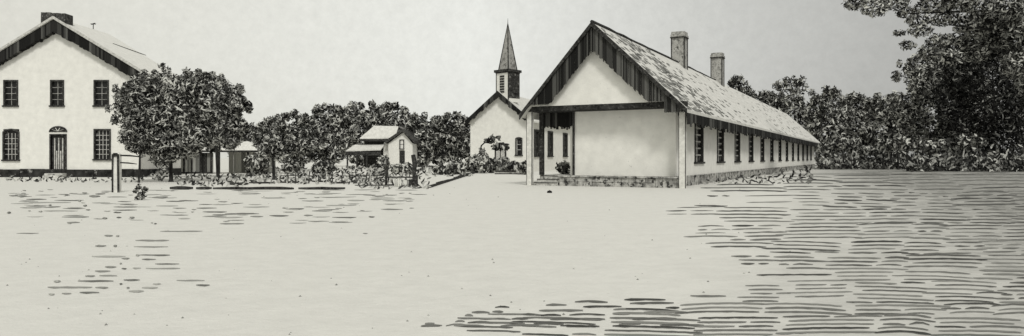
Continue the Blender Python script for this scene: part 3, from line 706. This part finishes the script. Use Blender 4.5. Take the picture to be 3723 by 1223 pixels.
# shrubs: garden and church
shr = [('spreading bush left of the church corner, at the head of the path edging', 1665, 630, 80, 44), ('dark shrub between church doorway and arched window', 1828, 624, 56, 54), ('tall shrub just left of the church doorway', 1758, 627, 44, 70), ('round shrub against the left corner of the church', 1722, 626, 56, 66), ('dark round shrub below the church doorway', 1790, 626, 50, 52), ('low spreading shrub at the right of the church front', 1855, 628, 84, 42),
       ('shrub at the foot of the hall porch post nearest the church', 1908, 632, 46, 46), ('shrub in the open corner porch of the hall, nearer the steps', 1968, 630, 52, 44), ('small shrub at the back of the open corner porch of the hall', 2045, 628, 46, 34),
       ('shrub leaning at the left side of the cottage porch', 1395, 622, 40, 60), ('pale bush in the garden left of the cottage', 1180, 632, 90, 48), ('small pale bush in the garden near the thin trunked tree', 1060, 628, 70, 38),
       ('bush under the cottage gable', 1462, 630, 90, 38), ('low bush between cottage and church path', 1620, 632, 100, 36), ('bush between shed and thin trunked tree', 935, 632, 90, 80), ('small shrub below the left shed wall', 598, 638, 50, 30)]
for lb, px, py, w, h in shr:
    Y = F * EYE / (py + 4 - HY)
    if 1940 < px < 2060: Y = 35.6 if px < 2000 else 35.0
    s = Y / F; t = thing('shrub', lb, 'shrub', ((px - PX) * s, Y, 0)); 
    z0 = .45 if 1940 < px < 2060 else 0
    if z0: t.location = hall.matrix_basis @ Vector((-6.9 if px < 2000 else -6.3, 2.6 if px < 2000 else 4.2, .5)); z0 = 0; Y = t.location.y; s = Y / F
    mb = MB(); blob_leaves(mb, [(Vector((0, 0, h * s * .5)), w * s / 2, w * s / 2, h * s * .5), (Vector((w * s * .2, 0, h * s * .8)), w * s / 5, w * s / 5, h * s * .25), (Vector((-w * s * .3, 0, h * s * .6)), w * s / 5, w * s / 5, h * s * .3)], 150 + int(w * h / 28), 20 * s, 7 * s)
    mb.v = [(x, y, max(z, .01)) for x, y, z in mb.v]
    mb.build('foliage', leafpale if 'pale' in lb or 'low' in lb else leafm, t)
    MB().tube([(0, 0, 0), (.02, 0, h * s * .6)], [.04, .02], 5).build('stem', bark, t)
# bending young tree before the church door
t = thing('young_tree', 'young bending tree with sparse leaves before the church front', 'tree', W(1752, 610, 64).xy.to_3d()); s = 64 / F
def yy_(px, py): return Vector(((px - 1752) * s, 0, EYE + (HY - py) * s))
MB().tube([(0, 0, 0), yy_(1744, 560), yy_(1750, 530), yy_(1775, 508), yy_(1815, 496)], [.09, .08, .07, .05, .02], 6).build('trunk', bark, t)
mb = MB(); blob_leaves(mb, [(yy_(1820, 535), .85, .5, .34), (yy_(1780, 512), .5, .3, .2), (yy_(1800, 500), .5, .3, .12), (yy_(1752, 555), .3, .3, .3)], 170, 22 * s, 8 * s); mb.build('crown', leafdark, t)
# weed tuft at the front
t = thing('weed_tuft', 'small dark weed sprouting in front of the gate post', 'plant', G(515, 728)); s = G(515, 728).y / F
mb = MB()
for c, r_ in (((-.12, 0, .05), .10), ((.0, 0, .16), .12), ((.10, 0, .33), .09), ((-.2, 0, .30), .06), ((-.1, 0, .42), .07)):
    blob_leaves(mb, [(Vector(c), r_, r_, r_)], 26, .14, .05)
mb.v = [(x, y, max(z, .005)) for x, y, z in mb.v]
mb.build('leaves', leafdark, t); MB().tube([(0, 0, 0), (.05, 0, .2), (-.05, 0, .45)], [.02, .015, .008], 5).build('stem', bark, t)

# ------------------------------------------------------------------ posts, rails, edging
p0 = G(425, 700); t = thing('gate_post', 'thick pale gate post with two short broken rails before the gabled house', 'post', p0)
q = MB().poly([(-.10, -.1, 0), (.12, -.1, 0), (.12, .1, 0), (-.10, .1, 0), (-.13, -.1, .8), (.13, -.1, .8), (.13, .1, .8), (-.13, .1, .8), (-.10, -.08, 1.5), (.14, -.08, 1.5), (.14, .08, 1.5), (-.10, .08, 1.5), (.02, 0, 1.62)],
              [(0, 1, 5, 4), (1, 2, 6, 5), (2, 3, 7, 6), (3, 0, 4, 7), (4, 5, 9, 8), (5, 6, 10, 9), (6, 7, 11, 10), (7, 4, 8, 11), (8, 9, 12), (9, 10, 12), (10, 11, 12), (11, 8, 12)]); q.build('post', white, t)
MB().box((-.145, -.12, 0), (-.08, -.09, 1.5), .012).box((.07, -.12, 0), (.15, -.09, 1.5), .012).box((-.09, -.115, 1.40), (.08, -.095, 1.55), .01).build('corner_strip', timber, t)
MB().tube([(.1, 0, 1.45), (.5, .05, 1.44), (.98, .1, 1.38)], [.03, .035, .02], 6).build('rail', timber, t); MB().tube([(.1, 0, 1.17), (.45, .04, 1.15), (.75, .07, 1.11)], [.028, .03, .015], 6).build('rail', timber, t)
def log(px0, px1, py, th, label, name='log'):
    a, b_ = G(px0, py), G(px1, py); Y = a.y; r_ = th / 2 * Y / F; t = []
    n = max(3, int((px1 - px0) / 40)); L = b_.x - a.x
    pts = [(L * i / n, random.uniform(-.04, .04), r_ * .85 + random.uniform(-.008, .008)) for i in range(n + 1)]
    rd = [r_ * (.6 if i in (0, n) else random.uniform(.75, 1.15)) for i in range(n + 1)]
    o = MB().tube(pts, rd, 7).build(name, timber); o.location = a; tag(o, label, 'log', 'logs edging the garden')
log(618, 702, 690, 13, 'short thick log at the left end of the front garden edging'); log(714, 770, 690, 12, 'shortest log of the front edging, second from its left end'); log(775, 1068, 690, 11, 'longest log lying along the front garden edging'); log(1086, 1255, 690, 11, 'rough log at the right end of the front garden edging')
log(835, 900, 674, 12, 'short crooked log at the left end of the rear edging'); log(905, 1000, 668, 7, 'thin log in the middle of the rear edging'); log(1010, 1100, 666, 7, 'thin log at the right part of the rear edging'); log(1135, 1190, 663, 7, 'little thin log alone at the right end of the rear edging')
log(1200, 1270, 668, 7, 'thin log lying beyond the right end of the longest front row')
log(1290, 1440, 676, 5, 'very thin pole on the ground left of the low garden fence')
p1 = G(1508, 680); t = thing('garden_fence', 'low weathered board fence ending in a tall dark post by the path', 'fence', p1)
MB().tube([(0, 0, 0), (.02, 0, .5), (-.03, 0, .62), (.0, 0, 1.1), (-.08, 0, 1.5)], [.15, .13, .09, .12, .10], 8).build('post', timber, t)
MB().box((-1.3, -.03, .42), (-.1, .03, .48), .01).box((-1.3, -.03, .06), (-.1, .03, .12), .01).build('rail', timber, t)
bd = MB(); x = -.95
while x < -.14: bd.box((x, -.06, .02), (x + .07, -.035, random.uniform(.28, .42))); x += .085
bd.build('board', paleplank, t)
MB().tube([(-1.35, 0, 0), (-1.33, 0, .6), (-1.25, 0, .95)], [.06, .06, .05], 6).build('post', timber, t)
rf = thing('rail_fence', 'long low rail fence of thin uprights across the garden beds', 'fence', G(1020, 668)); s = rf.location.y / F
MB().tube([(0, 0, .42), (3, .02, .40), (5.6, 0, .43)], .022, 5).build('rail', timber, rf)
for i in range(15):
    x = i * .4 + random.uniform(-.12, .12); h = random.uniform(.3, .75); MB().tube([(x, 0, 0), (x + random.uniform(-.05, .05), 0, h)], [.035, .025], 5).build('post', timber if i % 3 else palewood, rf)
pb = MB()
for _ in range(110):
    p = G(random.uniform(-50, 3000), 680 + 540 * random.random() ** 1.2); q = random.uniform(.004, .011) * (1 + p.y / 12)
    pb.poly([(p.x - q, p.y, 0), (p.x, p.y - q, 0), (p.x + q, p.y, 0), (p.x, p.y + q, 0), (p.x, p.y, q)], [(0, 1, 4), (1, 2, 4), (2, 3, 4), (3, 0, 4)])
tag(pb.build('pebbles', mat('pebble', g3(.1), island=[(0, .2), (.4, .28), (.7, .36)])), 'tiny pebbles strewn over the bare yard', 'pebbles', kind='stuff')
# path edging running back toward the church
pts = []; E0, E1 = G(1560, 684), G(1738, 627)
o = MB(); n = 12
for i in range(n):
    a, b_ = E0.lerp(E1, i / n), E0.lerp(E1, (i + .93) / n); h = random.uniform(.10, .2)
    o.hexa([(a.x - .05, a.y, 0), (a.x + .05, a.y, 0), (b_.x + .05, b_.y, 0), (b_.x - .05, b_.y, 0), (a.x - .05, a.y, h), (a.x + .05, a.y, h), (b_.x + .05, b_.y, h), (b_.x - .05, b_.y, h)])
tag(o.build('path_edging', timber), 'dark board edging running back along the path toward the church', 'edging')
sw = thing('stone_wall', 'low pale stone wall with dark coping beside the porch steps', 'wall', G(1895, 634)); s = sw.location.y / F
MB().box((-95 * s, -.2, 0), (36 * s, .3, .2), .02).box((-18 * s, -.22, .2), (36 * s, .32, .85), .03).build('stones', palestone, sw)
MB().box((-96 * s, -.25, .2), (-19 * s, .35, .3), .02).box((-19 * s, -.27, .85), (37 * s, .37, .97), .02).box((-96 * s, -.28, 0), (37 * s, -.22, .08)).build('coping', timber, sw)
st_ = MB(); c = G(1998, 702)
for i in range(1): 
    n = 8; ring = []
    v = [(0, 0, .11)] + [(.09 * math.cos(2 * math.pi * j / n), .09 * math.sin(2 * math.pi * j / n), .07) for j in range(n)] + [(.1 * math.cos(2 * math.pi * j / n), .1 * math.sin(2 * math.pi * j / n), -.01) for j in range(n)]
    st_.poly(v, [(0, 1 + j, 1 + (j + 1) % n) for j in range(n)] + [(1 + j, 9 + j, 9 + (j + 1) % n, 1 + (j + 1) % n) for j in range(n)])
o = st_.build('stone', ink); o.location = c; tag(o, 'small dark stone alone on the yard before the porch steps', 'stone')

# ------------------------------------------------------------------ light, sky, camera
sc = bpy.context.scene
w = bpy.data.worlds.new('World'); sc.world = w; w.use_nodes = True; nt = w.node_tree; bg = nt.nodes['Background']
EL, AZ = R(46), R(165)
sky = nt.nodes.new('ShaderNodeTexSky'); sky.sky_type = 'NISHITA'; sky.sun_disc = False; sky.sun_elevation = EL; sky.sun_rotation = AZ; sky.dust_density = 3
hs = nt.nodes.new('ShaderNodeHueSaturation'); hs.inputs['Saturation'].default_value = .04; nt.links.new(sky.outputs[0], hs.inputs['Color'])
tc = nt.nodes.new('ShaderNodeTexCoord'); sp2 = nt.nodes.new('ShaderNodeSeparateXYZ'); nt.links.new(tc.outputs['Generated'], sp2.inputs[0])
rp = nt.nodes.new('ShaderNodeValToRGB'); cr = rp.color_ramp
mr = nt.nodes.new('ShaderNodeMapRange'); mr.inputs['From Min'].default_value = -.6; mr.inputs['From Max'].default_value = .6; nt.links.new(sp2.outputs['X'], mr.inputs['Value'])
cr.elements[0].position = 0; cr.elements[0].color = (4.0, 3.95, 3.5, 1); cr.elements[1].position = 1; cr.elements[1].color = (1.9, 1.9, 1.8, 1)
e = cr.elements.new(.45); e.color = (4.7, 4.75, 4.45, 1)
nt.links.new(mr.outputs[0], rp.inputs['Fac'])
nz = nt.nodes.new('ShaderNodeTexNoise'); nz.inputs['Scale'].default_value = 70; nz.inputs['Detail'].default_value = 12; nz.inputs['Roughness'].default_value = .78; nt.links.new(tc.outputs['Generated'], nz.inputs['Vector'])
nr = nt.nodes.new('ShaderNodeMapRange'); nr.inputs['From Min'].default_value = .3; nr.inputs['From Max'].default_value = .7; nr.inputs['To Min'].default_value = .92; nr.inputs['To Max'].default_value = 1.07; nt.links.new(nz.outputs['Fac'], nr.inputs['Value'])
ml = nt.nodes.new('ShaderNodeMix'); ml.data_type = 'RGBA'; ml.blend_type = 'MULTIPLY'; ml.inputs['Factor'].default_value = 1; nt.links.new(rp.outputs[0], ml.inputs['A']); nt.links.new(nr.outputs[0], ml.inputs['B'])
mx = nt.nodes.new('ShaderNodeMix'); mx.data_type = 'RGBA'; mx.inputs['Factor'].default_value = .88; nt.links.new(hs.outputs[0], mx.inputs['A']); nt.links.new(ml.outputs['Result'], mx.inputs['B'])
nt.links.new(mx.outputs['Result'], bg.inputs['Color']); bg.inputs['Strength'].default_value = .13
sun = bpy.data.lights.new('sun', 'SUN'); sun.energy = 1.4; sun.angle = R(12); sun.color = (1, .98, .93)
so = bpy.data.objects.new('sun', sun); C.objects.link(so)
ts = Vector((math.sin(AZ) * math.cos(EL), math.cos(AZ) * math.cos(EL), math.sin(EL)))
so.rotation_euler = (-ts).to_track_quat('-Z', 'Y').to_euler()
cam = bpy.data.cameras.new('camera'); co = bpy.data.objects.new('camera', cam); C.objects.link(co)
co.location = (0, 0, EYE); co.rotation_euler = (R(90), 0, 0)
cam.sensor_width = 36; cam.lens = F / 3723 * 36; cam.shift_y = (HY - 611.5) / 3723; cam.clip_end = 6000
sc.camera = co
sc.view_settings.view_transform = 'Standard'; sc.view_settings.look = 'None'; sc.view_settings.exposure = .42
